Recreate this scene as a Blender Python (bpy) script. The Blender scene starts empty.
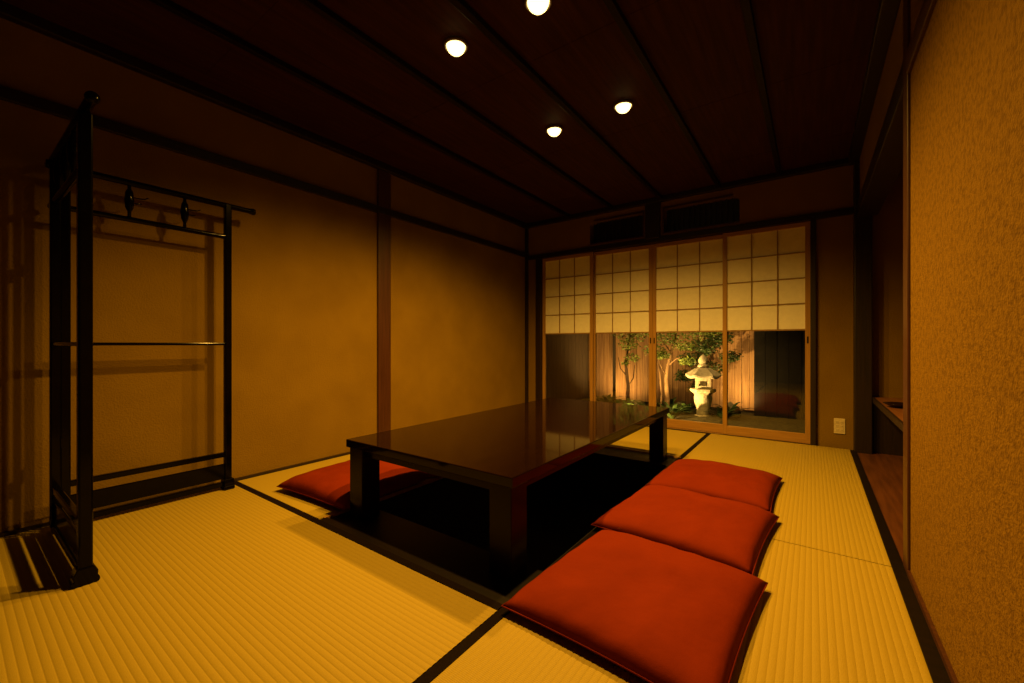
import bpy, bmesh, math, random
from mathutils import Vector, Matrix, noise
random.seed(7)
PI = math.pi
S = bpy.context.scene
COL = S.collection

# ------------------------------------------------------------------ camera
H = 0.785
cam_d = bpy.data.cameras.new('camera'); cam = bpy.data.objects.new('camera', cam_d); COL.objects.link(cam)
cam.location = (0, 0, H); cam.rotation_euler = (PI/2, 0, math.atan(300/414))
cam_d.sensor_width = 36; cam_d.lens = 414*36/1024; cam_d.shift_y = 2.5/1024
cam_d.clip_start = 0.02
S.camera = cam
# ------------------------------------------------------------------ world: night sky
W = bpy.data.worlds.new('night'); S.world = W; W.use_nodes = True
W.node_tree.nodes['Background'].inputs[0].default_value = (0.02, 0.03, 0.06, 1)
W.node_tree.nodes['Background'].inputs[1].default_value = 0.02
# ------------------------------------------------------------------ exposure
vs = S.view_settings
vs.view_transform = 'Standard'; vs.look = 'None'; vs.gamma = 1; vs.exposure = 0.0
try: vs.use_curve_mapping = False
except Exception: pass
LAMP = (1.0, 0.50, 0.06)
GARDEN = (1.0, 0.56, 0.14)
P_ROOM = 138.0

def spot(name, loc, aim, power, size, blend=0.6, rad=0.03, color=LAMP):
    d = bpy.data.lights.new(name, 'SPOT'); d.energy = power; d.color = color
    d.spot_size = math.radians(size); d.spot_blend = blend; d.shadow_soft_size = rad
    o = bpy.data.objects.new(name, d); COL.objects.link(o); o.location = loc
    o.rotation_euler = (Vector(aim)-Vector(loc)).to_track_quat('-Z', 'Y').to_euler()
    return o
CEIL = 2.17
LIGHTS = [(-1.335, 1.40), (-0.895, 1.415), (-0.885, 2.32), (-1.345, 2.32)]
for x, y in LIGHTS:
    spot('ceiling_spot', (x, y, CEIL-0.055), (x, y, 0), P_ROOM, 151, 0.72)
GL = [((-2.36, 5.80, -0.03), (-2.36, 6.2, 0.7), 36, 168), ((-1.62, 4.62, -0.02), (-1.10, 5.22, 0.30), 200, 75),
      ((-0.74, 5.80, -0.03), (-0.80, 6.2, 0.6), 26, 160), ((-1.86, 4.75, -0.02), (-1.72, 5.7, 0.95), 85, 110), ((-1.2, 4.22, 2.02), (-1.1, 5.3, 0.35), 110, 70)]  # the last one is an added eave light for lantern and foliage
for loc, aim, p, sz in GL:
    spot('garden_spot', loc, aim, p, sz, 1.0, 0.03, GARDEN)

# ------------------------------------------------------------------ materials
def mat(name, col, rough=0.6, col2=None, scale=8, detail=6, stretch=(1,1,1), bump=0.0, bscale=None, spec=0.5,
        coat=0.0, contrast=(0.35,0.65), metal=0.0, sheen=0.0, emit=None, estr=0, extra=None):
    m = bpy.data.materials.new(name); m.use_nodes = True
    nt = m.node_tree; N = nt.nodes; L = nt.links; b = N['Principled BSDF']
    b.inputs['Base Color'].default_value = (*col, 1); b.inputs['Roughness'].default_value = rough
    b.inputs['Specular IOR Level'].default_value = spec; b.inputs['Metallic'].default_value = metal
    b.inputs['Coat Weight'].default_value = coat; b.inputs['Sheen Weight'].default_value = sheen
    b.inputs['Coat Roughness'].default_value = 0.04
    if emit: b.inputs['Emission Color'].default_value = (*emit, 1); b.inputs['Emission Strength'].default_value = estr
    tc = N.new('ShaderNodeTexCoord'); mp = N.new('ShaderNodeMapping'); L.new(tc.outputs['Object'], mp.inputs[0])
    mp.inputs['Scale'].default_value = stretch
    if col2 or bump:
        n = N.new('ShaderNodeTexNoise'); L.new(mp.outputs[0], n.inputs['Vector'])
        n.inputs['Scale'].default_value = scale; n.inputs['Detail'].default_value = detail
    if col2:
        r = N.new('ShaderNodeValToRGB'); L.new(n.outputs['Fac'], r.inputs[0])
        r.color_ramp.elements[0].position = contrast[0]; r.color_ramp.elements[1].position = contrast[1]
        r.color_ramp.elements[0].color = (*col, 1); r.color_ramp.elements[1].color = (*col2, 1)
        L.new(r.outputs[0], b.inputs['Base Color'])
    if bump:
        n2 = n
        if bscale:
            n2 = N.new('ShaderNodeTexNoise'); L.new(mp.outputs[0], n2.inputs['Vector'])
            n2.inputs['Scale'].default_value = bscale; n2.inputs['Detail'].default_value = 4
        bp = N.new('ShaderNodeBump'); bp.inputs['Strength'].default_value = bump; bp.inputs['Distance'].default_value = 0.01
        L.new(n2.outputs['Fac'], bp.inputs['Height']); L.new(bp.outputs[0], b.inputs['Normal'])
    return m

M = {}
M['plaster'] = mat('plaster', (0.150,0.088,0.004), 0.92, (0.178,0.107,0.006), 3, 6, bump=0.35, bscale=150, spec=0.15)
M['plaster_coarse'] = mat('plaster_coarse', (0.115,0.060,0.003), 0.95, (0.172,0.095,0.006), 75, 12, bump=0.5, bscale=190, spec=0.1, contrast=(0.34,0.56))
M['dark_wood'] = mat('dark_wood', (0.007,0.003,0.002), 0.45, (0.013,0.005,0.003), 6, 8, (12,12,0.7), bump=0.1)
M['red_wood'] = mat('red_wood', (0.035,0.010,0.004), 0.4, (0.055,0.017,0.007), 6, 8, (12,12,0.7), bump=0.1)
M['ceiling'] = mat('ceiling_board', (0.024,0.0062,0.0012), 0.7, (0.042,0.0115,0.002), 4, 8, (14,0.8,4), bump=0.1, spec=0.12)
M['batten'] = mat('ceiling_batten', (0.006,0.0025,0.0015), 0.5, (0.010,0.004,0.002), 5, 8, (14,0.8,14), spec=0.10)
M['rim'] = mat('pit_rim_wood', (0.0035,0.002,0.0015), 0.5, (0.006,0.003,0.002), 5, 6, (1,10,4), spec=0.15)
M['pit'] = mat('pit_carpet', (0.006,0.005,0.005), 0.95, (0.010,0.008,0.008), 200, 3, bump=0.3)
M['heri'] = mat('tatami_border_cloth', (0.005,0.003,0.002), 0.85, (0.009,0.005,0.004), 300, 2, bump=0.2, spec=0.04)
M['lacquer'] = mat('black_lacquer', (0.006,0.0022,0.0015), 0.06, (0.009,0.0035,0.002), 6, 5, (20,1,20), spec=0.22)
M['table_side'] = mat('black_lacquer_leg', (0.006,0.002,0.001), 0.25, (0.008,0.003,0.0015), 6, 5, (10,10,1), spec=0.12)
M['rack_lacquer'] = mat('rack_lacquer', (0.0015,0.001,0.0008), 0.12, (0.002,0.0015,0.001), 20, 3, spec=0.13)
M['hinoki'] = mat('cypress', (0.27,0.145,0.03), 0.45, (0.34,0.185,0.045), 5, 8, (14,14,0.8), bump=0.05, spec=0.35)
M['hinoki_h'] = mat('cypress_rail', (0.27,0.145,0.03), 0.45, (0.34,0.185,0.045), 5, 8, (0.8,14,14), bump=0.05, spec=0.35)
M['lattice'] = mat('lattice_wood', (0.20,0.11,0.03), 0.5, (0.26,0.15,0.045), 30, 5)
M['bulb'] = mat('lit_bulb', (1,0.9,0.7), 0.4, emit=(1,0.72,0.24), estr=4.2)
M['can'] = mat('downlight_ring', (0.12,0.09,0.06), 0.35, (0.15,0.11,0.08), 40, 2)
M['ivory'] = mat('ivory_plastic', (0.50,0.42,0.26), 0.35, (0.53,0.45,0.28), 10, 2)
M['slot'] = mat('socket_slot', (0.02,0.015,0.01), 0.6, (0.03,0.02,0.015), 30, 2)
M['handle'] = mat('dark_metal_pull', (0.02,0.013,0.01), 0.35, (0.03,0.02,0.015), 40, 2, metal=0.6)
M['alcove_floor'] = mat('alcove_board', (0.06,0.02,0.007), 0.4, (0.10,0.034,0.012), 4, 8, (10,0.9,4), bump=0.05)
M['shelf'] = mat('shelf_wood', (0.15,0.055,0.02), 0.4, (0.20,0.08,0.03), 4, 8, (10,0.9,4))
M['stone'] = mat('lantern_stone', (0.40,0.36,0.28), 0.9, (0.62,0.57,0.45), 22, 8, bump=0.8, bscale=50)
M['rock'] = mat('garden_rock', (0.22,0.20,0.16), 0.9, (0.45,0.40,0.30), 9, 8, bump=0.9)
M['soil'] = mat('garden_soil', (0.035,0.03,0.018), 0.95, (0.075,0.07,0.03), 20, 8, bump=1.0)
M['fence'] = mat('fence_board', (0.26,0.14,0.065), 0.8, (0.42,0.25,0.12), 4, 8, (14,14,0.6), bump=0.3)
M['siding'] = mat('grey_siding', (0.09,0.07,0.055), 0.85, (0.13,0.10,0.075), 5, 6, (14,14,0.6), bump=0.2)
M['charcoal'] = mat('charcoal_wall', (0.014,0.012,0.010), 0.8, (0.02,0.017,0.014), 5, 6, bump=0.2)
M['bark'] = mat('bark', (0.22,0.13,0.07), 0.9, (0.42,0.27,0.14), 24, 8, (1,1,0.3), bump=0.8)
M['bark_dark'] = mat('dark_bark', (0.05,0.03,0.02), 0.9, (0.10,0.06,0.035), 24, 8, (1,1,0.3), bump=0.8)
M['leaf'] = mat('leaf', (0.10,0.17,0.030), 0.5, (0.24,0.30,0.06), 14, 4)
M['leaf_dark'] = mat('dark_leaf', (0.025,0.06,0.018), 0.45, (0.07,0.12,0.03), 14, 4)
M['door_black'] = mat('black_door', (0.012,0.010,0.009), 0.4, (0.018,0.014,0.012), 6, 6, (10,10,1))

# paper that lets a little light through
def paper_mat():
    m = bpy.data.materials.new('shoji_paper'); m.use_nodes = True; nt = m.node_tree; N = nt.nodes; L = nt.links
    out = N['Material Output']; N.remove(N['Principled BSDF'])
    tc = N.new('ShaderNodeTexCoord'); n = N.new('ShaderNodeTexNoise'); n.inputs['Scale'].default_value = 30; n.inputs['Detail'].default_value = 8
    L.new(tc.outputs['Object'], n.inputs['Vector'])
    r = N.new('ShaderNodeValToRGB'); r.color_ramp.elements[0].color = (0.82,0.80,0.75,1); r.color_ramp.elements[1].color = (0.87,0.85,0.79,1)
    r.color_ramp.elements[0].position = 0.35; r.color_ramp.elements[1].position = 0.65
    L.new(n.outputs['Fac'], r.inputs[0])
    d = N.new('ShaderNodeBsdfDiffuse'); t = N.new('ShaderNodeBsdfTranslucent'); x = N.new('ShaderNodeMixShader'); x.inputs[0].default_value = 0.10
    L.new(r.outputs[0], d.inputs[0]); L.new(r.outputs[0], t.inputs[0]); L.new(d.outputs[0], x.inputs[1]); L.new(t.outputs[0], x.inputs[2])
    L.new(x.outputs[0], out.inputs[0]); return m
M['paper'] = paper_mat()
def glass_mat():
    m = bpy.data.materials.new('window_glass'); m.use_nodes = True; nt = m.node_tree; N = nt.nodes; L = nt.links
    out = N['Material Output']; N.remove(N['Principled BSDF'])
    t = N.new('ShaderNodeBsdfTransparent'); t.inputs[0].default_value = (0.95,0.97,0.95,1)
    g = N.new('ShaderNodeBsdfGlossy'); g.inputs['Roughness'].default_value = 0.0
    f = N.new('ShaderNodeFresnel'); f.inputs['IOR'].default_value = 1.9
    x = N.new('ShaderNodeMixShader'); L.new(f.outputs[0], x.inputs[0]); L.new(t.outputs[0], x.inputs[1]); L.new(g.outputs[0], x.inputs[2])
    L.new(x.outputs[0], out.inputs[0]); return m
M['glass'] = glass_mat()
def cloth_mat(name, c1, c2):
    m = mat(name, c1, 0.85, c2, 5, 5, spec=0.06)
    N = m.node_tree.nodes; L = m.node_tree.links; b = N['Principled BSDF']
    tc = N.new('ShaderNodeTexCoord'); n = N.new('ShaderNodeTexNoise'); n.inputs['Scale'].default_value = 420; n.inputs['Detail'].default_value = 2
    n3 = N.new('ShaderNodeTexNoise'); n3.inputs['Scale'].default_value = 9; n3.inputs['Detail'].default_value = 3
    L.new(tc.outputs['Object'], n.inputs['Vector']); L.new(tc.outputs['Object'], n3.inputs['Vector'])
    b1 = N.new('ShaderNodeBump'); b1.inputs['Strength'].default_value = 0.25; b1.inputs['Distance'].default_value = 0.002
    b2 = N.new('ShaderNodeBump'); b2.inputs['Strength'].default_value = 0.35; b2.inputs['Distance'].default_value = 0.02
    L.new(n.outputs['Fac'], b1.inputs['Height']); L.new(n3.outputs['Fac'], b2.inputs['Height'])
    L.new(b2.outputs[0], b1.inputs['Normal']); L.new(b1.outputs[0], b.inputs['Normal'])
    return m
M['cushion'] = cloth_mat('rust_cotton', (0.126,0.0125,0.0006), (0.148,0.0155,0.0008))
def tatami_mat(name, axis):
    # rushes run across the ridges; ridges themselves are mesh
    m = mat(name, (0.26,0.188,0.014), 0.7, (0.33,0.242,0.024), 60, 6, (60,2,1) if axis == 'y' else (2,60,1), spec=0.3, contrast=(0.3,0.7))
    N = m.node_tree.nodes; L = m.node_tree.links; b = N['Principled BSDF']
    tc = N.new('ShaderNodeTexCoord'); w = N.new('ShaderNodeTexWave'); w.wave_type = 'BANDS'
    w.bands_direction = 'Y' if axis == 'y' else 'X'
    w.inputs['Scale'].default_value = 60; w.inputs['Distortion'].default_value = 1.5; w.inputs['Detail'].default_value = 2
    L.new(tc.outputs['Object'], w.inputs['Vector'])
    bp = N.new('ShaderNodeBump'); bp.inputs['Strength'].default_value = 0.3; bp.inputs['Distance'].default_value = 0.002
    L.new(w.outputs['Fac'], bp.inputs['Height']); L.new(bp.outputs[0], b.inputs['Normal'])
    return m
M['tatami_x'] = tatami_mat('woven_rush_x', 'x'); M['tatami_y'] = tatami_mat('woven_rush_y', 'y')

# ------------------------------------------------------------------ mesh helpers
def obj(name, bm, m, parent=None, smooth=False, bevel=0, label=None, loc=None):
    me = bpy.data.meshes.new(name); bmesh.ops.recalc_face_normals(bm, faces=bm.faces); bm.to_mesh(me); bm.free()
    me.materials.append(M[m] if isinstance(m, str) else m)
    o = bpy.data.objects.new(name, me); COL.objects.link(o)
    if parent: o.parent = parent
    if loc: o.location = loc
    if smooth:
        for p in me.polygons: p.use_smooth = True
    if bevel:
        b = o.modifiers.new('bevel', 'BEVEL'); b.width = bevel; b.segments = 2; b.limit_method = 'ANGLE'
    if label: o['label'] = label
    return o
def box(bm, x0, x1, y0, y1, z0, z1):
    r = bmesh.ops.create_cube(bm, size=1)
    for v in r['verts']:
        v.co = Vector(((x0+x1)/2+v.co.x*(x1-x0), (y0+y1)/2+v.co.y*(y1-y0), (z0+z1)/2+v.co.z*(z1-z0)))
    return bm
def B(*a):
    bm = bmesh.new()
    if isinstance(a[0], (list, tuple)):
        for q in a: box(bm, *q)
    else: box(bm, *a)
    return bm
def tube(bm, pts, rads, n=10):
    rings = []
    pts = [Vector(p) for p in pts]
    for i, p in enumerate(pts):
        d = (pts[min(i+1, len(pts)-1)]-pts[max(i-1, 0)]).normalized()
        a = d.orthogonal().normalized() if abs(d.z) < 0.9 else d.cross(Vector((0,1,0))).normalized()
        c = d.cross(a).normalized(); r = rads[i] if isinstance(rads, (list, tuple)) else rads
        rings.append([bm.verts.new(p+(a*math.cos(2*PI*k/n)+c*math.sin(2*PI*k/n))*r) for k in range(n)])
    for A, Bq in zip(rings, rings[1:]):
        for k in range(n): bm.faces.new((A[k], A[(k+1)%n], Bq[(k+1)%n], Bq[k]))
    bm.faces.new(rings[0]); bm.faces.new(rings[-1])
    return bm
def lathe(bm, prof, n=24, c=(0,0,0), rot=0, sx=1, sy=1):
    rings = []
    for r, z in prof:
        rings.append([bm.verts.new((c[0]+sx*r*math.cos(rot+2*PI*k/n), c[1]+sy*r*math.sin(rot+2*PI*k/n), c[2]+z)) for k in range(n)])
    for A, Bq in zip(rings, rings[1:]):
        for k in range(n): bm.faces.new((A[k], A[(k+1)%n], Bq[(k+1)%n], Bq[k]))
    bm.faces.new(rings[0]); bm.faces.new(rings[-1])
    return bm
def empty(name, label, cat, loc=(0,0,0), rz=0, group=None):
    o = bpy.data.objects.new(name, None); COL.objects.link(o); o.location = loc; o.rotation_euler = (0,0,rz)
    o.empty_display_size = 0.1
    o['label'] = label; o['category'] = cat
    if group: o['group'] = group
    return o
def tag(o, label, cat, group=None, kind=None):
    o['label'] = label; o['category'] = cat
    if group: o['group'] = group
    if kind: o['kind'] = kind
    return o
def struct(name, bm, m, label, parent=None, bevel=0):
    o = obj(name, bm, m, parent, bevel=bevel)
    o['kind'] = 'structure'; o['label'] = label; o['category'] = name.split('_')[0]
    return o

# ------------------------------------------------------------------ the room shell
XL, XR, YB, YN = -2.69, 0.25, 4.0, -1.9
PX0, PX1, PY0, PY1 = -1.78, -0.735, 0.995, 3.0           # the sunken opening
def wood_floor():
    bm = bmesh.new()
    z0, z1 = -0.16, -0.056
    for r in ((XL-0.1, PX0, YN-0.1, YB), (PX1, XR+0.1, YN-0.1, YB), (PX0, PX1, YN-0.1, PY0), (PX0, PX1, PY1, YB)):
        box(bm, *r, z0, z1)
    return bm
struct('floor', wood_floor(), 'rim', 'dark wooden subfloor under the straw mats')
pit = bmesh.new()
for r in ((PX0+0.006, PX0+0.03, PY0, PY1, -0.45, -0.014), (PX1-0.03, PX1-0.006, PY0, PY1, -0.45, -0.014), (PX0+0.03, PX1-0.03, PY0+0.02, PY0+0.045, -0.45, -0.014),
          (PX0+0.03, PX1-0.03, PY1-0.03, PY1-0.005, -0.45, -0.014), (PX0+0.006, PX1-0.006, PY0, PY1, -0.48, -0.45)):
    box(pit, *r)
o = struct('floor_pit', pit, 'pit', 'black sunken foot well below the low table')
# dark frame boards around the well, on which the table stands
rm = bmesh.new()
for r in ((PX0, PX1, PY0, PY0+0.24, -0.055, -0.008), (PX0, PX1, PY1-0.21, PY1, -0.055, -0.008)):
    box(rm, *r)
struct('trim_1', rm, 'rim', 'black boards around the foot well below the table', bevel=0.003)
lp = B((PX0-0.012, PX0, PY0+0.02, PY1+0.012, -0.055, 0.0015), (PX0, PX1, PY1, PY1+0.012, -0.055, 0.0015))
struct('trim_2', lp, 'hinoki', 'pale thin wooden lip along the left and far side of the foot well')
struct('trim_3', B((PX0, PX1, PY0-0.003, PY0+0.032, -0.008, 0.0)), 'rim', 'narrow dark wooden sill at the near side of the foot well')

# walls
struct('wall_left', B(XL-0.12, XL, YN-0.1, YB+0.1, -0.16, 2.4), 'plaster', 'ochre clay plaster wall behind the black rack')
struct('wall_near', B(XL-0.12, 1.3, YN-0.12, YN, -0.16, 2.4), 'plaster', 'plaster wall behind the viewpoint')
struct('door_1', B(-0.95, -0.1, YN, YN+0.03, -0.0, 1.8), 'door_black', 'dark sliding door behind the viewpoint')
AY = 1.955                                                 # alcove starts here
struct('wall_right', B(XR+0.02, XR+0.14, YN-0.1, AY, -0.16, 2.4), 'plaster_coarse', 'coarse ochre plaster wall at the right edge')
# upper wall over the alcove opening
struct('wall_over_alcove', B(XR+0.03, XR+0.13, AY, YB, 1.80, 2.4), 'plaster', 'dark plaster strip over the alcove opening')
struct('trim_4', B(XR+0.014, XR+0.13, AY+0.055, YB-0.10, 1.70, 1.80), 'dark_wood', 'dark lintel over the alcove opening', bevel=0.003)
# back wall (frame around the sliding windows), with ranma openings
def back_wall():
    cu = bpy.data.curves.new('tmp', 'CURVE'); cu.dimensions = '2D'; cu.fill_mode = 'BOTH'; cu.extrude = 0.05
    def spl(pts):
        s = cu.splines.new('POLY'); s.points.add(len(pts)-1)
        for p, q in zip(s.points, pts): p.co = (q[0], q[1], 0, 1)
        s.use_cyclic_u = True
    spl([(XL-0.1, -0.16), (-2.50, -0.16), (-2.50, 1.78), (0.01, 1.78), (0.01, -0.16), (0.30, -0.16), (0.30, 2.4), (XL-0.1, 2.4)])
    def arc(cx, cz, r, a0, a1):
        return [(cx+r*math.cos(math.radians(a0+(a1-a0)*k/6)), cz+r*math.sin(math.radians(a0+(a1-a0)*k/6))) for k in range(7)]
    r = 0.055
    spl([(-1.89, 1.835), (-1.33, 1.835), (-1.33, 2.065)] + arc(-1.89+r, 2.065-r, r, 90, 180))
    spl([(-1.13, 1.835), (-0.50, 1.835)] + arc(-0.50-r, 2.065-r, r, 0, 90) + [(-1.13, 2.065)])
    ob = bpy.data.objects.new('tmp', cu); COL.objects.link(ob)
    dg = bpy.context.evaluated_depsgraph_get(); me = bpy.data.meshes.new_from_object(ob.evaluated_get(dg))
    bpy.data.objects.remove(ob)
    me.transform(Matrix.Rotation(PI/2, 4, 'X')); me.transform(Matrix.Translation((0, YB+0.05, 0)))
    me.materials.clear(); me.materials.append(M['plaster'])
    o = bpy.data.objects.new('wall_back', me); COL.objects.link(o); o['kind'] = 'structure'
    o['label'] = 'plaster wall around the sliding paper windows'; o['category'] = 'wall'
back_wall()
# boards closing the transom openings from behind, with thin frame
def transom(x0, x1, side, lab):
    t = empty('transom_panel', lab, 'transom', ((x0+x1)/2, YB, 1.835), group=None)
    w = (x1-x0)/2
    obj('board', B(-w-0.03, w+0.03, 0.102, 0.115, -0.02, 0.25), 'door_black', t)
    bm = bmesh.new()
    for k in range(14):
        xx = -w+0.02+k*(2*w-0.04)/13; box(bm, xx-0.004, xx+0.004, 0.07, 0.08, 0.0, 0.23)
    obj('slats', bm, 'door_black', t)
    e = 0.012
    obj('frame_strip', B((-w, w, -0.006, 0.02, -e, 0), (-w+0.05*(side < 0), w-0.05*(side > 0), -0.006, 0.02, 0.23, 0.23+e),
        ((w-0.0, w+e, -0.006, 0.02, -e, 0.23+e) if side < 0 else (-w-e, -w, -0.006, 0.02, -e, 0.23+e))), 'red_wood', t)
transom(-1.89, -1.33, -1, 'dark transom opening with a rounded corner, left of the short upper post')
transom(-1.13, -0.50, 1, 'dark transom opening with a rounded corner, right of the short upper post')

# ceiling and battens
bm = bmesh.new(); yy = YN
k = 0
while yy < YB+0.1:                                        # boards lie across, lapped by 2 mm
    box(bm, XL-0.1, 1.3, yy, min(yy+0.45, YB+0.1), CEIL+0.0015*(k % 2), 2.4); yy += 0.45; k += 1
struct('ceiling', bm, 'ceiling', 'dark brown board ceiling')
for i, bx in enumerate((-2.11, -1.63, -1.15, -0.655, -0.215)):
    struct('trim_%d' % (10+i), B(bx-0.016, bx+0.016, YN, YB-0.03, CEIL-0.028, CEIL), 'batten', 'dark ceiling batten running from front to back', bevel=0.003)
for i, r in enumerate(((XL, XL+0.045, YN, YB, CEIL-0.05, CEIL), (XL, XR+0.02, YB-0.045, YB, CEIL-0.045, CEIL), (XR-0.03, XR+0.03, YN, YB, CEIL-0.05, CEIL))):
    struct('trim_%d' % (20+i), B(*r), 'dark_wood', 'dark moulding where the ceiling meets the %s wall' % ('left', 'back', 'right')[i], bevel=0.004)
# nageshi rails
struct('trim_30', B(XL, XL+0.022, YN, YB-0.04, 1.785, 1.838), 'dark_wood', 'dark horizontal rail high on the left wall', bevel=0.003)
struct('trim_31', B(XL, XR, YB-0.02, YB+0.01, 1.752, 1.80), 'dark_wood', 'dark head rail above the paper windows', bevel=0.003)
struct('trim_32', B(XR+0.008, XR+0.03, YN, AY-0.03, 1.70, 1.77), 'red_wood', 'dark horizontal rail high on the right wall', bevel=0.003)
# posts
struct('trim_40', B(XL, XL+0.02, 1.955, 2.07, 0.0, CEIL-0.05), 'red_wood', 'reddish dark post in the middle of the left wall', bevel=0.004)
struct('trim_41', B(XL, XL+0.02, 0.03, 0.135, 0.0, CEIL-0.05), 'red_wood', 'dark post on the left wall beyond the rack', bevel=0.004)
struct('trim_42', B(XL, XL+0.03, YB-0.035, YB, 0.0, CEIL-0.05), 'dark_wood', 'dark post in the far left corner', bevel=0.004)
struct('trim_43', B(-2.545, -2.478, YB-0.03, YB+0.11, -0.02, 1.76), 'dark_wood', 'dark jamb left of the paper windows', bevel=0.003)
struct('trim_44', B(-0.010, 0.026, YB-0.03, YB+0.11, -0.02, 1.76), 'dark_wood', 'dark jamb right of the paper windows', bevel=0.003)
struct('trim_45', B(-1.30, -1.16, YB-0.03, YB, 1.79, CEIL-0.04), 'dark_wood', 'short dark post above the paper windows', bevel=0.004)
struct('trim_46', B(XR, XR+0.10, YB-0.095, YB+0.01, -0.02, CEIL-0.05), 'dark_wood', 'dark corner post between window wall and alcove', bevel=0.005)
struct('trim_47', B(XR+0.012, XR+0.14, AY-0.03, AY+0.055, -0.02, CEIL-0.05), 'red_wood', 'reddish brown post at the end of the right wall', bevel=0.004)
# window sill and head
struct('trim_50', B(-2.48, 0.005, YB-0.006, YB+0.15, -0.10, -0.004), 'hinoki_h', 'wooden sill track below the sliding windows')
struct('trim_51', B(-2.48, 0.005, YB, YB+0.12, 1.752, 1.80), 'dark_wood', 'head track of the sliding windows')
struct('trim_52', B(-2.54, 0.03, YB-0.03, YB-0.006, -0.05, 0.0005), 'dark_wood', 'thin dark floor strip before the windows')
# baseboards
struct('baseboard_left', B(XL, XL+0.022, YN, YB, -0.05, 0.012), 'dark_wood', 'narrow dark board at the foot of the left wall')
struct('baseboard_right', B(XR+0.011, XR+0.022, YN, AY-0.03, -0.05, 0.018), 'red_wood', 'narrow reddish board at the foot of the right wall')
struct('baseboard_right_edge', B(XR-0.022, XR+0.012, YN, YB-0.05, -0.05, 0.002), 'rim', 'black sill board between mats and right wall')

# alcove
AX = 1.15
struct('floor_alcove', B(XR+0.012, AX, AY, YB, -0.16, -0.004), 'alcove_floor', 'reddish board floor of the alcove')
struct('wall_alcove_back', B(XR+0.02, AX+0.1, YB, YB+0.1, -0.16, 2.4), 'plaster', 'dim plaster back wall of the alcove')
struct('wall_alcove_side', B(AX, AX+0.1, AY-0.1, YB+0.1, -0.16, 2.4), 'plaster', 'side wall of the alcove')
struct('wall_alcove_near', B(XR+0.14, AX, AY-0.1, AY, -0.16, 2.4), 'plaster', 'near wall of the alcove')
sh = empty('alcove_shelf', 'reddish wooden shelf board in the alcove beside the dark corner post', 'shelf', (XR+0.112, 3.0, 0.4))
obj('shelf_board', B(0, AX-XR-0.112, -0.9, YB-3.0, -0.022, 0.0), 'shelf', sh, bevel=0.002)
obj('edge_strip', B(-0.012, 0, -0.9, YB-3.0, -0.034, 0.004), 'dark_wood', sh, bevel=0.002)
obj('shade_panel', B(0.0, AX-XR-0.115, YB-3.0-0.03, YB-3.0, -0.403, -0.022), 'dark_wood', sh)  # dark sheet standing in for the shade on the wall under the shelf
dish = bmesh.new(); lathe(dish, [(0.035,0),(0.04,0.004),(0.075,0.022),(0.078,0.026),(0.07,0.022),(0.035,0.010),(0.001,0.009)], 28)
tag(obj('black_dish', dish, 'lacquer', None, True, loc=(0.43, 3.40, 0.4005)), 'small black dish on the alcove shelf', 'dish')

# ------------------------------------------------------------------ tatami mats
def tatami(x0, x1, y0, y1, axis, heri, label):
    """axis: direction the ridges (and the long side) run; heri: which long sides show a cloth border"""
    t = empty('tatami_mat', label, 'tatami mat', ((x0+x1)/2, (y0+y1)/2, -0.055), group='straw mats on the floor')
    hx, hy = (x1-x0)/2-0.0006, (y1-y0)/2-0.0006
    bw = 0.031
    a = hx if axis == 'y' else hy; l = (hy if axis == 'y' else hx)-0.0018
    lo = -a+(bw if heri[0] else 0); hi = a-(bw if heri[1] else 0)
    n = max(2, round((hi-lo)/0.0175)); st = 6
    bm = bmesh.new(); prof = []
    for i in range(n*st+1):
        u = lo+(hi-lo)*i/(n*st); ph = (i % st)/st
        prof.append((u, 0.055-0.0012*(1-abs(math.sin(PI*ph))**0.7)))
    rows = []
    for e in (-l, l):
        rows.append([bm.verts.new((u, e, z) if axis == 'y' else (e, u, z)) for u, z in prof])
    for i in range(len(prof)-1): bm.faces.new((rows[0][i], rows[0][i+1], rows[1][i+1], rows[1][i]))
    def P(u, e, z): return bm.verts.new((u, e, z) if axis == 'y' else (e, u, z))
    # sides and bottom
    b = [[P(lo, -l, 0), P(hi, -l, 0)], [P(lo, l, 0), P(hi, l, 0)]]
    bm.faces.new([b[0][0], b[0][1]] + rows[0][::-1]); bm.faces.new([b[1][0], b[1][1]] + rows[1][::-1])
    bm.faces.new((b[0][0], rows[0][0], rows[1][0], b[1][0])); bm.faces.new((b[0][1], rows[0][-1], rows[1][-1], b[1][1]))
    bm.faces.new((b[0][0], b[0][1], b[1][1], b[1][0]))
    obj('rush_cover', bm, 'tatami_y' if axis == 'y' else 'tatami_x', t)
    for k, s in enumerate((-1, 1)):
        if heri[k]:
            r = sorted((s*a, s*(a-bw)))
            bb = B(r[0], r[1], -l, l, 0.0, 0.0558) if axis == 'y' else B(-l, l, r[0], r[1], 0.0, 0.0558)
            obj('cloth_border', bb, 'heri', t, bevel=0.001)
    return t
L1 = -0.733
tatami(XL+0.022, L1-0.016, 0.008, 0.995, 'x', (1,1), 'wide straw mat in the left foreground, in front of the black rack')
tatami(XL+0.022, L1-0.016, -0.947, 0.008, 'x', (1,1), 'straw mat nearest the viewpoint on the left')
tatami(XL+0.022, L1-0.016, -1.9, -0.947, 'x', (1,1), 'straw mat at the near wall on the left')
tatami(XL+0.022, PX0-0.012, 0.995, 3.012, 'y', (0,0), 'straw mat between left wall and table, under the left cushions')
tatami(XL+0.022, L1-0.016, 3.012, YB-0.03, 'x', (0,1), 'straw mat beyond the far end of the table, along the windows')
xr = XR-0.022
tatami(L1-0.016, xr, 1.967, YB-0.03, 'y', (1,0), 'straw mat under the two farther right-hand cushions, reaching the windows')
tatami(L1-0.016, xr, 0.03, 1.967, 'y', (1,0), 'straw mat under the nearest red cushion, beside the right wall')
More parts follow.
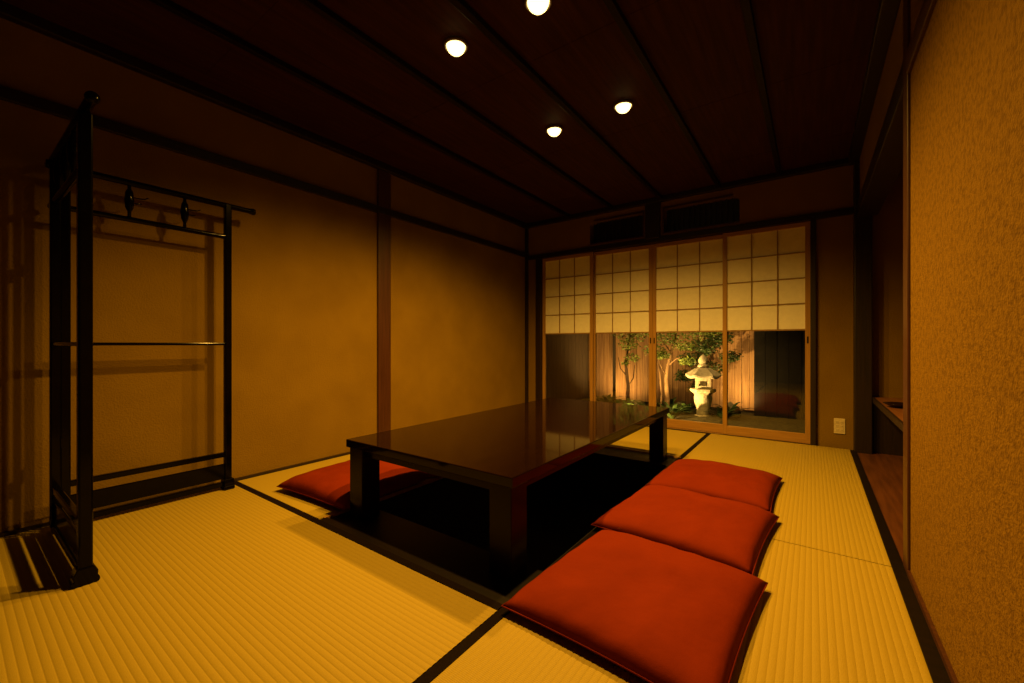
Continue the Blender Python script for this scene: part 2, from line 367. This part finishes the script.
tatami(L1-0.016, xr, -1.9, 0.03, 'y', (1,0), 'straw mat below the viewpoint')

# ------------------------------------------------------------------ shoji
def shoji(x0, x1, yf, label, pulls, cols=3):
    w = x1-x0; t = empty('sliding_paper_window', label, 'paper window', ((x0+x1)/2, yf, 0.0), group='sliding windows in the far wall')
    a = w/2; zt = 1.75; d = 0.03; sw = 0.034
    for s in (-1, 1):
        st = obj('stile', B(*sorted((s*a, s*(a-sw))), 0, d, 0.0, zt), 'hinoki', t, bevel=0.0015)
        if s in pulls:
            xc = s*(a-sw/2)
            obj('finger_pull', B(xc-0.006, xc+0.006, -0.0015, 0.004, 0.79, 0.845), 'handle', st, bevel=0.001)
    obj('top_rail', B(-a+sw, a-sw, 0.001, d-0.001, zt-0.034, zt), 'hinoki_h', t, bevel=0.001)
    obj('bottom_rail', B(-a+sw, a-sw, 0.001, d-0.001, 0.0, 0.075), 'hinoki_h', t, bevel=0.001)
    obj('middle_rail', B(-a+sw, a-sw, 0.003, d-0.002, 0.893, 0.905), 'lattice', t)
    z0, z1 = 0.905, zt-0.034; xa, xb = -a+sw, a-sw
    bm = bmesh.new()
    for k in range(1, cols):
        xx = xa+(xb-xa)*k/cols; box(bm, xx-0.0035, xx+0.0035, 0.004, 0.014, z0, z1)
    for k in range(1, 4):
        zz = z0+(z1-z0)*k/4; box(bm, xa, xb, 0.005, 0.014, zz-0.0035, zz+0.0035)
    obj('lattice', bm, 'lattice', t)
    obj('paper', B(xa, xb, 0.0145, 0.0152, z0, z1), 'paper', t)
    gb = bmesh.new(); vs_ = [gb.verts.new(p) for p in ((xa, 0.015, 0.075), (xb, 0.015, 0.075), (xb, 0.015, 0.893), (xa, 0.015, 0.893))]; gb.faces.new(vs_)
    obj('glass_pane', gb, 'glass', t)
    return t
ya, yb_ = YB+0.004, YB+0.042
shoji(-2.475, -1.858, ya, 'leftmost paper and glass sliding window, next to the far left corner', ())
shoji(-1.880, -1.252, yb_, 'second paper window from the left, dark pull at its right edge', (1,))
shoji(-1.251, -0.600, yb_, 'paper window in front of the stone lantern', (-1,))
shoji(-0.632, -0.010, ya, 'rightmost paper window, next to the wall outlet', (1,))

# ------------------------------------------------------------------ outlet
ot = empty('wall_outlet', 'ivory wall outlet plate on the far wall near the dark corner post', 'outlet', (0.169, YB, 0.163))
obj('plate', B(-0.034, 0.034, -0.008, 0, -0.058, 0.058), 'ivory', ot, bevel=0.003)
for r in range(3):
    for c in range(2):
        x, z = -0.013+c*0.026, 0.030-r*0.030
        s = obj('socket', B(x-0.010, x+0.010, -0.0105, -0.007, z-0.011, z+0.011), 'ivory', ot, bevel=0.001)
        obj('slot', B((x-0.0045, x-0.003, -0.0108, -0.009, z-0.005, z+0.005), (x+0.003, x+0.0045, -0.0108, -0.009, z-0.005, z+0.005)), 'slot', s)

# ------------------------------------------------------------------ downlights
LNAMES = ['ceiling downlight, near left one of the four', 'ceiling downlight, nearest and cut by the top of the photo',
          'ceiling downlight, far right one of the four', 'ceiling downlight, far left one of the four']
for (x, y), lab in zip(LIGHTS, LNAMES):
    t = empty('ceiling_downlight', 'round glowing '+lab, 'ceiling light', (x, y, CEIL), group='downlights in the dark ceiling')
    rb = bmesh.new(); lathe(rb, [(0.046,0.0),(0.056,0.0),(0.056,-0.008),(0.052,-0.013),(0.047,-0.013),(0.046,0.0)], 32); 
    obj('ring', rb, 'can', t, True)
    bb = bmesh.new(); lathe(bb, [(0.002,-0.044),(0.014,-0.0425),(0.027,-0.036),(0.037,-0.026),(0.043,-0.013),(0.045,0.0),(0.045,0.001)], 28)
    obj('bulb', bb, 'bulb', t, True, label='glowing warm bulb')

# ------------------------------------------------------------------ table
TX0, TX1, TY0, TY1, TZ = -1.746, -0.797, 1.10, 2.955, 0.345
cx, cy = (TX0+TX1)/2, (TY0+TY1)/2; hx, hy = (TX1-TX0)/2, (TY1-TY0)/2
tb = empty('low_table', 'long low black lacquered dining table over the sunken foot well', 'table', (cx, cy, -0.008))
zt = TZ+0.008
obj('tabletop', B(-hx, hx, -hy, hy, zt-0.036, zt), 'lacquer', tb, bevel=0.003)
g = 0.03
obj('apron', B((-hx+g+0.01, hx-g-0.01, -hy+g+0.01, -hy+g+0.035, zt-0.075, zt-0.036), (-hx+g+0.01, hx-g-0.01, hy-g-0.035, hy-g-0.01, zt-0.075, zt-0.036),
    (-hx+g+0.01, -hx+g+0.035, -hy+g+0.035, hy-g-0.035, zt-0.075, zt-0.036), (hx-g-0.035, hx-g-0.01, -hy+g+0.035, hy-g-0.035, zt-0.075, zt-0.036)), 'table_side', tb)
lw = 0.095; q = 0.012
for sx in (-1, 1):
    for sy in (-1, 1):
        a = sorted((sx*(hx-q), sx*(hx-q-lw))); b = sorted((sy*(hy-q), sy*(hy-q-lw)))
        obj('leg', B(*a, *b, 0, zt-0.036), 'table_side', tb, bevel=0.003)

# ------------------------------------------------------------------ cushions
def cushion(cx, cy, wx, wy, h, rz, seed, label, group, z=0.001):
    t = empty('floor_cushion', label, 'cushion', (cx, cy, z), rz, group)
    N = 44; bm = bmesh.new(); top, bot = {}, {}
    for i in range(N+1):
        for j in range(N+1):
            u, v = -1+2*i/N, -1+2*j/N
            # corners reach out, sides pull in slightly
            x = u*wx/2*(1-0.035*(1-v*v)*abs(u)**3); y = v*wy/2*(1-0.035*(1-u*u)*abs(v)**3)
            f = max(0.0, (1-abs(u)**3.2)*(1-abs(v)**3.2))**0.42
            nz = noise.noise(Vector((u*1.6+seed*7, v*1.6, seed)))*0.16 + noise.noise(Vector((u*4+seed*3, v*4, seed*2)))*0.07
            # creases that run in from the edges
            cr = 0.055*math.sin((u+seed)*17+3*noise.noise(Vector((u*2, v*2, seed))))*max(0, abs(v)-0.72)*3 + 0.055*math.sin((v+seed)*15)*max(0, abs(u)-0.72)*3
            zz = h*(0.26+0.74*f*(1+nz+cr))
            edge = i in (0, N) or j in (0, N)
            zm = h*0.26
            top[i, j] = bm.verts.new((x, y, zz if not edge else zm))
            if not edge: bot[i, j] = bm.verts.new((x*0.985, y*0.985, zm*(1-min(1, f*1.25))))
            else: bot[i, j] = top[i, j]
    for i in range(N):
        for j in range(N):
            bm.faces.new((top[i,j], top[i+1,j], top[i+1,j+1], top[i,j+1]))
            q4 = (bot[i,j], bot[i,j+1], bot[i+1,j+1], bot[i+1,j])
            if len(set(q4)) == 4: 
                try: bm.faces.new(q4)
                except ValueError: pass
    obj('cover', bm, 'cushion', t, True)
    # piped seam around the edge
    sm = bmesh.new(); pts = []
    K = 20
    ring = [(-1+2*k/K, -1) for k in range(K)]+[(1, -1+2*k/K) for k in range(K)]+[(1-2*k/K, 1) for k in range(K)]+[(-1, 1-2*k/K) for k in range(K)]
    for u, v in ring+ring[:1]:
        pts.append((u*wx/2*(1-0.035*(1-v*v)*abs(u)**3), v*wy/2*(1-0.035*(1-u*u)*abs(v)**3), h*0.26))
    tube(sm, pts, 0.0022, 6); obj('seam', sm, 'cushion', t, True)
    return t
gr = 'rust red cushions right of the table'; gl = 'rust red cushions left of the table'
cushion(-0.422, 1.250, 0.578, 0.625, 0.090, math.radians(-3.5), 1.3, 'nearest and largest-looking rust red cushion, front one right of the table', gr)
cushion(-0.435, 1.885, 0.595, 0.60, 0.090, math.radians(-4), 2.7, 'middle rust red cushion of the row right of the table', gr)
cushion(-0.432, 2.515, 0.575, 0.60, 0.084, math.radians(-1.5), 4.1, 'farthest rust red cushion of the row right of the table', gr)
cushion(-2.03, 1.345, 0.585, 0.56, 0.10, math.radians(3), 5.9, 'rust red cushion by the left wall, behind the near left table leg', gl)
cushion(-2.02, 1.95, 0.60, 0.60, 0.09, math.radians(1), 6.4, 'mostly hidden rust red cushion by the left wall, farther one behind the table', gl)

# ------------------------------------------------------------------ kimono rack
RX, RY = -2.572, 0.310
rk = empty('kimono_rack', 'tall black lacquered folding kimono rack standing against the left wall', 'clothes rack', (RX, RY, 0.0))
r = 0.0165
def square_bar(p0, p1, wx, wz, name='rail', bev=0.004):
    (x0, y0, z0), (x1, y1, z1) = p0, p1
    if abs(x1-x0) < 1e-6: bm = B(x0-wx/2, x0+wx/2, y0, y1, z0-wz/2, z0+wz/2)
    else: bm = B(x0, x1, y0-wx/2, y0+wx/2, z0-wz/2, z0+wz/2)
    return obj(name, bm, 'rack_lacquer', rk, bevel=bev)
PA = 0.605; PB = 0.636                                     # lengths of the two leaves
def post(x, y, top=1.545, w=0.032):
    return obj('upright', B(x-w/2, x+w/2, y-w/2, y+w/2, 0.03, top), 'rack_lacquer', rk, bevel=0.005)
post(0.0, 0.0); post(0.0, PA); post(0.036, -0.032); post(PB, -0.032, w=0.035)
def foot(x, y, long_axis):
    bm = bmesh.new(); prof = [(-0.030,0.0008),(0.030,0.0008),(0.034,0.008),(0.032,0.018),(0.028,0.022),(0.029,0.038),(0.021,0.056),(-0.021,0.056),(-0.029,0.038),(-0.028,0.022),(-0.032,0.018),(-0.034,0.008)]
    s = 0.024; A = []
    for e in (-s, s): A.append([bm.verts.new((x+u, y+e, z) if long_axis == 'x' else (x+e, y+u, z)) for u, z in prof])
    bm.faces.new(A[0]); bm.faces.new(A[1])
    n = len(prof)
    for k in range(n): bm.faces.new((A[0][k], A[0][(k+1)%n], A[1][(k+1)%n], A[1][k]))
    return obj('foot', bm, 'rack_lacquer', rk, bevel=0.003)
foot(PB, -0.032, 'y'); foot(0.0, PA, 'x'); foot(0.01, -0.015, 'x')
# leaf along the wall
for z, w in ((1.545, 0.030), (1.365, 0.024)): pass
def rod(p0, p1, rad, name, ends=True):
    p0, p1 = Vector(p0), Vector(p1); L_ = (p1-p0); n = L_.normalized(); bm = bmesh.new()
    pts = [p0, p0+n*0.012, p0+n*0.014, p0+n*0.03, p1-n*0.03, p1-n*0.014, p1-n*0.012, p1]
    rr = [rad*1.15, rad*1.3, rad*1.2, rad, rad, rad*1.2, rad*1.3, rad*1.15] if ends else [rad]*8
    tube(bm, pts, rr, 14); return obj(name, bm, 'rack_lacquer', rk, True)
rod((0, -0.055, 1.535), (0, PA+0.135, 1.535), 0.0145, 'top_rail')
rod((0, 0.0, 1.365), (0, PA, 1.365), 0.0125, 'upper_rail', False)
square_bar((0, 0.0, 0.785), (0, PA, 0.785), 0.022, 0.014, 'middle_rail')
square_bar((0, 0.0, 0.188), (0, PA, 0.188), 0.022, 0.026, 'lower_rail')
square_bar((0, 0.0, 0.098), (0, PA, 0.098), 0.012, 0.082, 'bottom_board')
square_bar((0, 0.0, 0.030), (0, PA, 0.030), 0.022, 0.026, 'bottom_rail')
# leaf folded into the room
rod((-0.09, -0.032, 1.555), (PB+0.125, -0.032, 1.555), 0.0145, 'top_rail')
rod((-0.07, -0.032, 1.375), (PB, -0.032, 1.375), 0.0125, 'upper_rail', False)
square_bar((0.045, -0.032, 0.785), (PB, -0.032, 0.785), 0.022, 0.014, 'middle_rail')
square_bar((0.045, -0.032, 0.188), (PB, -0.032, 0.188), 0.022, 0.026, 'lower_rail')
square_bar((0.045, -0.032, 0.098), (PB, -0.032, 0.098), 0.012, 0.082, 'bottom_board')
square_bar((0.045, -0.032, 0.030), (PB, -0.032, 0.030), 0.022, 0.026, 'bottom_rail')
# hook spindles between the two upper rails
def spindle(x, y, z0, z1, ax):
    bm = bmesh.new(); h = z1-z0
    lathe(bm, [(0.007,0),(0.007,h*0.18),(0.015,h*0.30),(0.018,h*0.52),(0.014,h*0.76),(0.007,h*0.86),(0.007,h)], 14, (x, y, z0))
    s = obj('hook_spindle', bm, 'rack_lacquer', rk, True)
    hb = bmesh.new(); zc = z0+h*0.62
    d = Vector((0,1,0)) if ax == 'y' else Vector((1,0,0)); c = Vector((x, y, zc))
    tube(hb, [c, c+d*0.035, c+d*0.055+Vector((0,0,0.003)), c+d*0.068+Vector((0,0,0.012))], [0.003,0.003,0.003,0.002], 8)
    tube(hb, [c-Vector((0,0,0.025)), c+d*0.03-Vector((0,0,0.027)), c+d*0.045-Vector((0,0,0.022))], [0.003,0.003,0.002], 8)
    obj('hook', hb, 'rack_lacquer', s, True)
for y in (0.205, 0.415): spindle(0, y, 1.372, 1.53, 'y')
for x in (0.14, 0.29, 0.44): spindle(x, -0.032, 1.382, 1.55, 'x')
for z in (0.35, 1.15): obj('hinge', B(0.010, 0.026, -0.024, -0.008, z, z+0.04), 'rack_lacquer', rk)

# ------------------------------------------------------------------ garden
GZ = -0.10
bm = bmesh.new(); n = 40; vv = {}
for i in range(n+1):
    for j in range(n+1):
        x = -5.0+7.0*i/n; y = 4.16+3.2*j/n
        vv[i,j] = bm.verts.new((x, y, GZ+0.065*math.exp(-((x+1.0)**2+(y-5.25)**2)/0.09)+0.03*noise.noise(Vector((x*1.7, y*1.7, 0)))*(1 if j > 4 else 0.2)))
for i in range(n):
    for j in range(n): bm.faces.new((vv[i,j], vv[i+1,j], vv[i+1,j+1], vv[i,j+1]))
g_ = struct('ground', bm, 'soil', 'dark mossy soil of the small garden')
FY = 6.2
fe = empty('board_fence', 'tall brown vertical board fence behind the lit garden trees', 'fence', (-1.8, FY, GZ))
fb = bmesh.new(); x = -1.15
for k in range(27):
    wd = 0.088; box(fb, x, x+wd-0.004, 0.0+0.004*(k%2), 0.02+0.004*(k%2), 0.02, 2.5); x += wd
obj('boards', fb, 'fence', fe)
obj('rail', B(-1.15, 1.05, 0.025, 0.06, 0.5, 0.56), 'fence', fe); obj('rail', B(-1.15, 1.05, 0.025, 0.06, 1.7, 1.76), 'fence', fe)
for px in (-1.1, 0.05, 0.98): obj('post', B(px-0.04, px+0.04, 0.06, 0.14, -0.1, 2.55), 'fence', fe)
pp = bmesh.new(); tube(pp, [(-2.29, 5.65, GZ-0.02), (-2.29, 5.65, 2.6)], 0.022, 16)
tag(obj('dark_pole', pp, 'charcoal', None, True), 'thin dark upright pole standing in front of the board fence', 'pole')
def side_building():
    t = empty('side_wall', 'dim grey boarded garden side wall seen through the leftmost window', 'wall', (-3.0, 5.2, GZ))
    b = bmesh.new(); y = -1.1
    for k in range(18):
        box(b, 0.0-0.003*(k%2), 0.03, y, y+0.116, 0, 2.6); y += 0.12
    obj('boards', b, 'siding', t); obj('cap', B(-0.03, 0.05, -1.1, 1.05, 2.6, 2.65), 'charcoal', t)
side_building()
nb = empty('garden_shed', 'dark shed wall beside the garden seen through the rightmost window', 'shed', (0.35, 5.9, GZ))
b = bmesh.new(); x = -0.93
for k in range(18): box(b, x, x+0.116, -0.003*(k%2), 0.2, 0, 2.3); x += 0.12
obj('wall', b, 'charcoal', nb); obj('eave', B(-0.98, 1.3, -0.12, 0.25, 2.3, 2.36), 'charcoal', nb)
struct('wall_garden_right', B(0.30, 0.42, 4.12, 5.74, -0.16, 2.6), 'charcoal', 'dark outer wall to the right of the garden')

# stone lantern
ln = empty('stone_lantern', 'pale lit stone lantern standing in the garden in front of the fence', 'stone lantern', (-1.03, 5.22, GZ), 0.22)
def sq(bm, prof, rot=PI/4, n=4): return lathe(bm, [(r_*(math.sqrt(2) if n == 4 else 1), z) for r_, z in prof], n, rot=rot)
bm = bmesh.new(); lathe(bm, [(0.11,-0.03),(0.105,0.035),(0.085,0.062),(0.001,0.062)], 6)
obj('base', bm, 'stone', ln, bevel=0.006)
bm = bmesh.new(); lathe(bm, [(0.070,0.055),(0.070,0.09),(0.078,0.15),(0.090,0.20),(0.097,0.25),(0.092,0.30),(0.10,0.315)], 20)
obj('shaft', bm, 'stone', ln, True)
bm = bmesh.new(); lathe(bm, [(0.10,0.305),(0.125,0.325),(0.14,0.335),(0.14,0.362),(0.11,0.368)], 6)
obj('platform', bm, 'stone', ln, bevel=0.004)
bm = bmesh.new(); t_ = 0.082; z0, z1 = 0.366, 0.495
for sx in (-1, 1):
    for sy in (-1, 1): box(bm, *sorted((sx*t_, sx*(t_-0.036))), *sorted((sy*t_, sy*(t_-0.036))), z0, z1)
for s in (-1, 1):
    for zz in ((z0, z0+0.036), (z1-0.036, z1)):
        box(bm, -t_+0.036, t_-0.036, *sorted((s*t_, s*(t_-0.034))), *zz); box(bm, *sorted((s*t_, s*(t_-0.034))), -t_+0.036, t_-0.036, *zz)
box(bm, -0.046, 0.046, -0.015, 0.015, z0, z1)
obj('fire_box', bm, 'stone', ln, bevel=0.003)
bm = bmesh.new()
prof = [(0.06,0.490),(0.165,0.485),(0.178,0.497),(0.175,0.515),(0.125,0.560),(0.085,0.595),(0.050,0.612)]
rings = []
for r_, z in prof:
    row = []
    for k in range(36):
        th = 2*PI*k/36; hexf = 0.93/math.cos((th % (PI/3))-PI/6)
        lift = 0.020*max(0, hexf-0.93)/0.144*(r_/0.18)**2
        row.append(bm.verts.new((r_*hexf*math.cos(th), r_*hexf*math.sin(th), z+lift)))
    rings.append(row)
for A_, B_ in zip(rings, rings[1:]):
    for k in range(36): bm.faces.new((A_[k], A_[(k+1)%36], B_[(k+1)%36], B_[k]))
bm.faces.new(rings[0]); bm.faces.new(rings[-1])
obj('roof', bm, 'stone', ln)
bm = bmesh.new(); lathe(bm, [(0.046,0.605),(0.060,0.622),(0.052,0.645),(0.036,0.652),(0.048,0.672),(0.052,0.695),(0.040,0.725),(0.018,0.752),(0.004,0.765)], 18)
obj('finial', bm, 'stone', ln, True)

# rocks
def rock(x, y, s, sz, seed, label):
    bm = bmesh.new(); bmesh.ops.create_icosphere(bm, subdivisions=3, radius=1)
    for v in bm.verts:
        k = 1+0.35*noise.noise(v.co*1.3+Vector((seed,0,0)))+0.1*noise.noise(v.co*4+Vector((0,seed,0)))
        v.co = Vector((v.co.x*s*k, v.co.y*s*0.85*k, v.co.z*sz*k))
    tag(obj('garden_rock', bm, 'rock', None, True, loc=(x, y, GZ+sz*0.4)), label, 'rock', 'rocks in the garden')
rock(-0.80, 5.62, 0.10, 0.12, 1.0, 'pale rounded rock lit beside the right half of the garden')
rock(-1.42, 5.75, 0.12, 0.08, 3.0, 'low rock between the tree and the stone lantern')
rock(-2.0, 5.75, 0.10, 0.07, 5.0, 'low rock in front of the board fence on the left')

# trees
def leaves(bm, c, rad, n, size, flat=0.6):
    for _ in range(n):
        while True:
            p = Vector((random.uniform(-1,1), random.uniform(-1,1), random.uniform(-1,1)))
            if p.length < 1: break
        p = Vector(c)+Vector((p.x*rad, p.y*rad, p.z*rad*flat))
        L_ = size*random.uniform(0.6, 1.3); R = Matrix.Rotation(random.uniform(0, 2*PI), 3, 'Z') @ Matrix.Rotation(random.gauss(0.5, 0.6), 3, 'X') @ Matrix.Rotation(random.gauss(0, 0.5), 3, 'Y')
        q = [Vector((0,0,0)), Vector((L_*0.5, L_*0.24, 0.003)), Vector((L_,0,-0.002)), Vector((L_*0.5,-L_*0.24, 0.003))]
        vs4 = [bm.verts.new(p+R@k_) for k_ in q]; bm.faces.new((vs4[0], vs4[1], vs4[2])); bm.faces.new((vs4[0], vs4[2], vs4[3]))
def tree(x, y, trunk, branches, clumps, label, bark='bark', leaf='leaf', nl=160, size=0.045):
    t = empty('garden_tree', label, 'tree', (x, y, GZ), group='small trees in the garden')
    bm = bmesh.new()
    for pts, r0, r1 in trunk:
        k = len(pts); tube(bm, pts, [r0+(r1-r0)*i/(k-1) for i in range(k)], 10)
    obj('trunk', bm, bark, t, True)
    bm = bmesh.new()
    for pts, r0, r1 in branches:
        k = len(pts); tube(bm, pts, [r0+(r1-r0)*i/(k-1) for i in range(k)], 7)
    obj('branches', bm, bark, t, True)
    bm = bmesh.new()
    for c, rr in clumps: leaves(bm, c, rr, int(nl*rr/0.2), size)
    obj('foliage', bm, leaf, t)
tree(-1.48, 5.35, [([(0,0,-0.05),(0.01,0,0.2),(-0.01,0.02,0.45),(0.02,0.0,0.62),(0.06,0.0,0.8),(0.12,0,1.05)], 0.034, 0.012),
     ([(-0.07,0.0,-0.05),(-0.06,0,0.25),(-0.08,0.0,0.5),(-0.13,0.02,0.8)], 0.016, 0.008)],
     [([(0.03,0,0.62),(0.12,-0.03,0.7),(0.24,-0.03,0.74)], 0.010, 0.004), ([(-0.01,0,0.5),(-0.08,-0.03,0.64),(-0.14,-0.02,0.9)], 0.010, 0.004),
      ([(0.06,0,0.8),(0.2,0.04,0.95),(0.32,0.02,1.0)], 0.009, 0.003), ([(0.05,0,0.78),(-0.06,0,0.95),(-0.1,0,1.15)], 0.008, 0.003)],
     [((-0.12,-0.05,0.80),0.15), ((0.02,-0.05,0.96),0.16), ((0.22,-0.06,0.86),0.12), ((0.33,0,1.02),0.17), ((0.12,0,1.16),0.22), ((-0.18,0,1.1),0.18), ((0.25,-0.05,0.68),0.09), ((-0.02,-0.08,0.74),0.08), ((0.5,0.05,1.08),0.16)],
     'slender pale-barked tree left of the stone lantern', nl=330, size=0.04)
tree(-2.04, 5.50, [([(0,0,-0.05),(0.01,0,0.3),(-0.02,0,0.6),(0.02,0,0.95)], 0.030, 0.012)],
     [([(-0.01,0,0.45),(-0.10,0,0.55),(-0.13,0,0.7)], 0.010, 0.004), ([(0,0,0.3),(0.08,0,0.42),(0.1,0,0.6)], 0.010, 0.004)],
     [((0.03,-0.05,0.88),0.14), ((-0.05,0,1.05),0.18), ((0.14,0,1.0),0.14), ((0.08,-0.04,0.70),0.10), ((-0.02,-0.02,0.62),0.05)],
     'dark-trunked small tree before the fence, seen in the second window', 'bark_dark', 'leaf', 260, 0.04)
tree(-1.10, 5.88, [([(0,0,-0.05),(-0.1,0,0.12),(-0.2,0,0.28),(-0.14,0,0.5),(-0.05,0,0.8)], 0.022, 0.009)],
     [([(-0.14,0,0.5),(-0.26,0,0.62),(-0.32,0,0.7)], 0.008, 0.003), ([(-0.1,0,0.65),(0.05,0,0.78),(0.15,0,0.9)], 0.008, 0.003)],
     [((-0.22,0,0.68),0.16), ((-0.05,0,0.84),0.18), ((0.12,0,0.95),0.18), ((0.0,0,1.1),0.2), ((0.26,0,0.72),0.13), ((-0.28,0,0.46),0.14), ((0.0,0.1,0.55),0.18), ((-0.12,0.05,0.30),0.13)],
     'leafy bush growing behind the stone lantern', 'bark_dark', 'leaf_dark', 480, 0.045)
def fern(x, y, n, L_, label):
    bm = bmesh.new()
    for k in range(n):
        a_ = 2*PI*k/n+random.uniform(-0.2,0.2); el = random.uniform(0.5,1.2); ln_ = L_*random.uniform(0.7,1.15); prev = None
        d = Vector((math.cos(a_), math.sin(a_), 0)); s = Vector((-d.y, d.x, 0))
        for i in range(7):
            f = i/6; p = d*ln_*f*math.cos(el*(1-0.2*f)) + Vector((0,0,ln_*math.sin(el)*(f-0.55*f*f)*1.5))
            w = 0.022*math.sin(PI*min(1, f*0.95+0.05))+0.001
            cur = (bm.verts.new(p-s*w), bm.verts.new(p+Vector((0,0,-0.004))), bm.verts.new(p+s*w))
            if prev: bm.faces.new((prev[0],prev[1],cur[1],cur[0])); bm.faces.new((prev[1],prev[2],cur[2],cur[1]))
            prev = cur
    tag(obj('leafy_ground_plant', bm, 'leaf_dark', None, True, loc=(x, y, GZ+0.005)), label, 'plant', 'low leafy plants on the garden floor')
FE = [(-1.62,5.0,'low leafy plant at the foot of the pale-barked tree'), (-1.36,5.1,'low leafy plant right of the pale-barked tree'), (-1.24,5.3,'low leafy plant close to the left side of the lantern base'),
      (-1.3,4.95,'low leafy plant nearest the window, left of the lantern'), (-0.84,5.25,'low leafy plant close to the right side of the lantern base'), (-0.80,5.5,'low leafy plant behind the right side of the lantern'),
      (-1.85,5.1,'low leafy plant right of the dark-trunked tree'), (-2.1,5.25,'low leafy plant left of the dark-trunked tree'), (-1.5,5.6,'low leafy plant behind the pale-barked tree'), (-2.28,5.4,'low leafy plant beside the dark pole')]
for x, y, lab in FE: fern(x, y, 19, 0.27, lab)
# garden uplights
for (loc, aim, p, sz), lab in zip(GL[:4], ('small dark garden spotlight at the fence foot on the left', 'small dark garden spotlight aimed at the stone lantern', 'small dark garden spotlight at the right part of the fence', 'small dark garden spotlight below the middle tree')):
    t = empty('garden_spotlight', lab, 'spotlight', (loc[0], loc[1], GZ), 0, 'garden spotlights')
    bm = bmesh.new(); tube(bm, [(0,0,-0.02),(0,0,loc[2]-GZ-0.045)], 0.008, 8); obj('stake', bm, 'charcoal', t, True)
    d = (Vector(aim)-Vector(loc)).normalized(); c = Vector((0,0,loc[2]-GZ))
    bm = bmesh.new(); tube(bm, [c-d*0.075, c-d*0.07, c-d*0.035], [0.02,0.028,0.03], 16); obj('head', bm, 'charcoal', t, True)

loc, aim = Vector(GL[4][0]), Vector(GL[4][1]); d = (aim-loc).normalized()  # added spotlight, hidden by the paper, brightens lantern and treetops
t = empty('added_eave_spotlight', 'added unseen spotlight outside above the paper windows', 'spotlight', loc)
bm = bmesh.new(); tube(bm, [-d*0.10, -d*0.095, -d*0.04], [0.025,0.035,0.036], 16); obj('head', bm, 'charcoal', t, True)
obj('bracket', B(-0.015, 0.015, YB+0.10-loc.y, -0.03, 0.06, 0.08), 'charcoal', t)
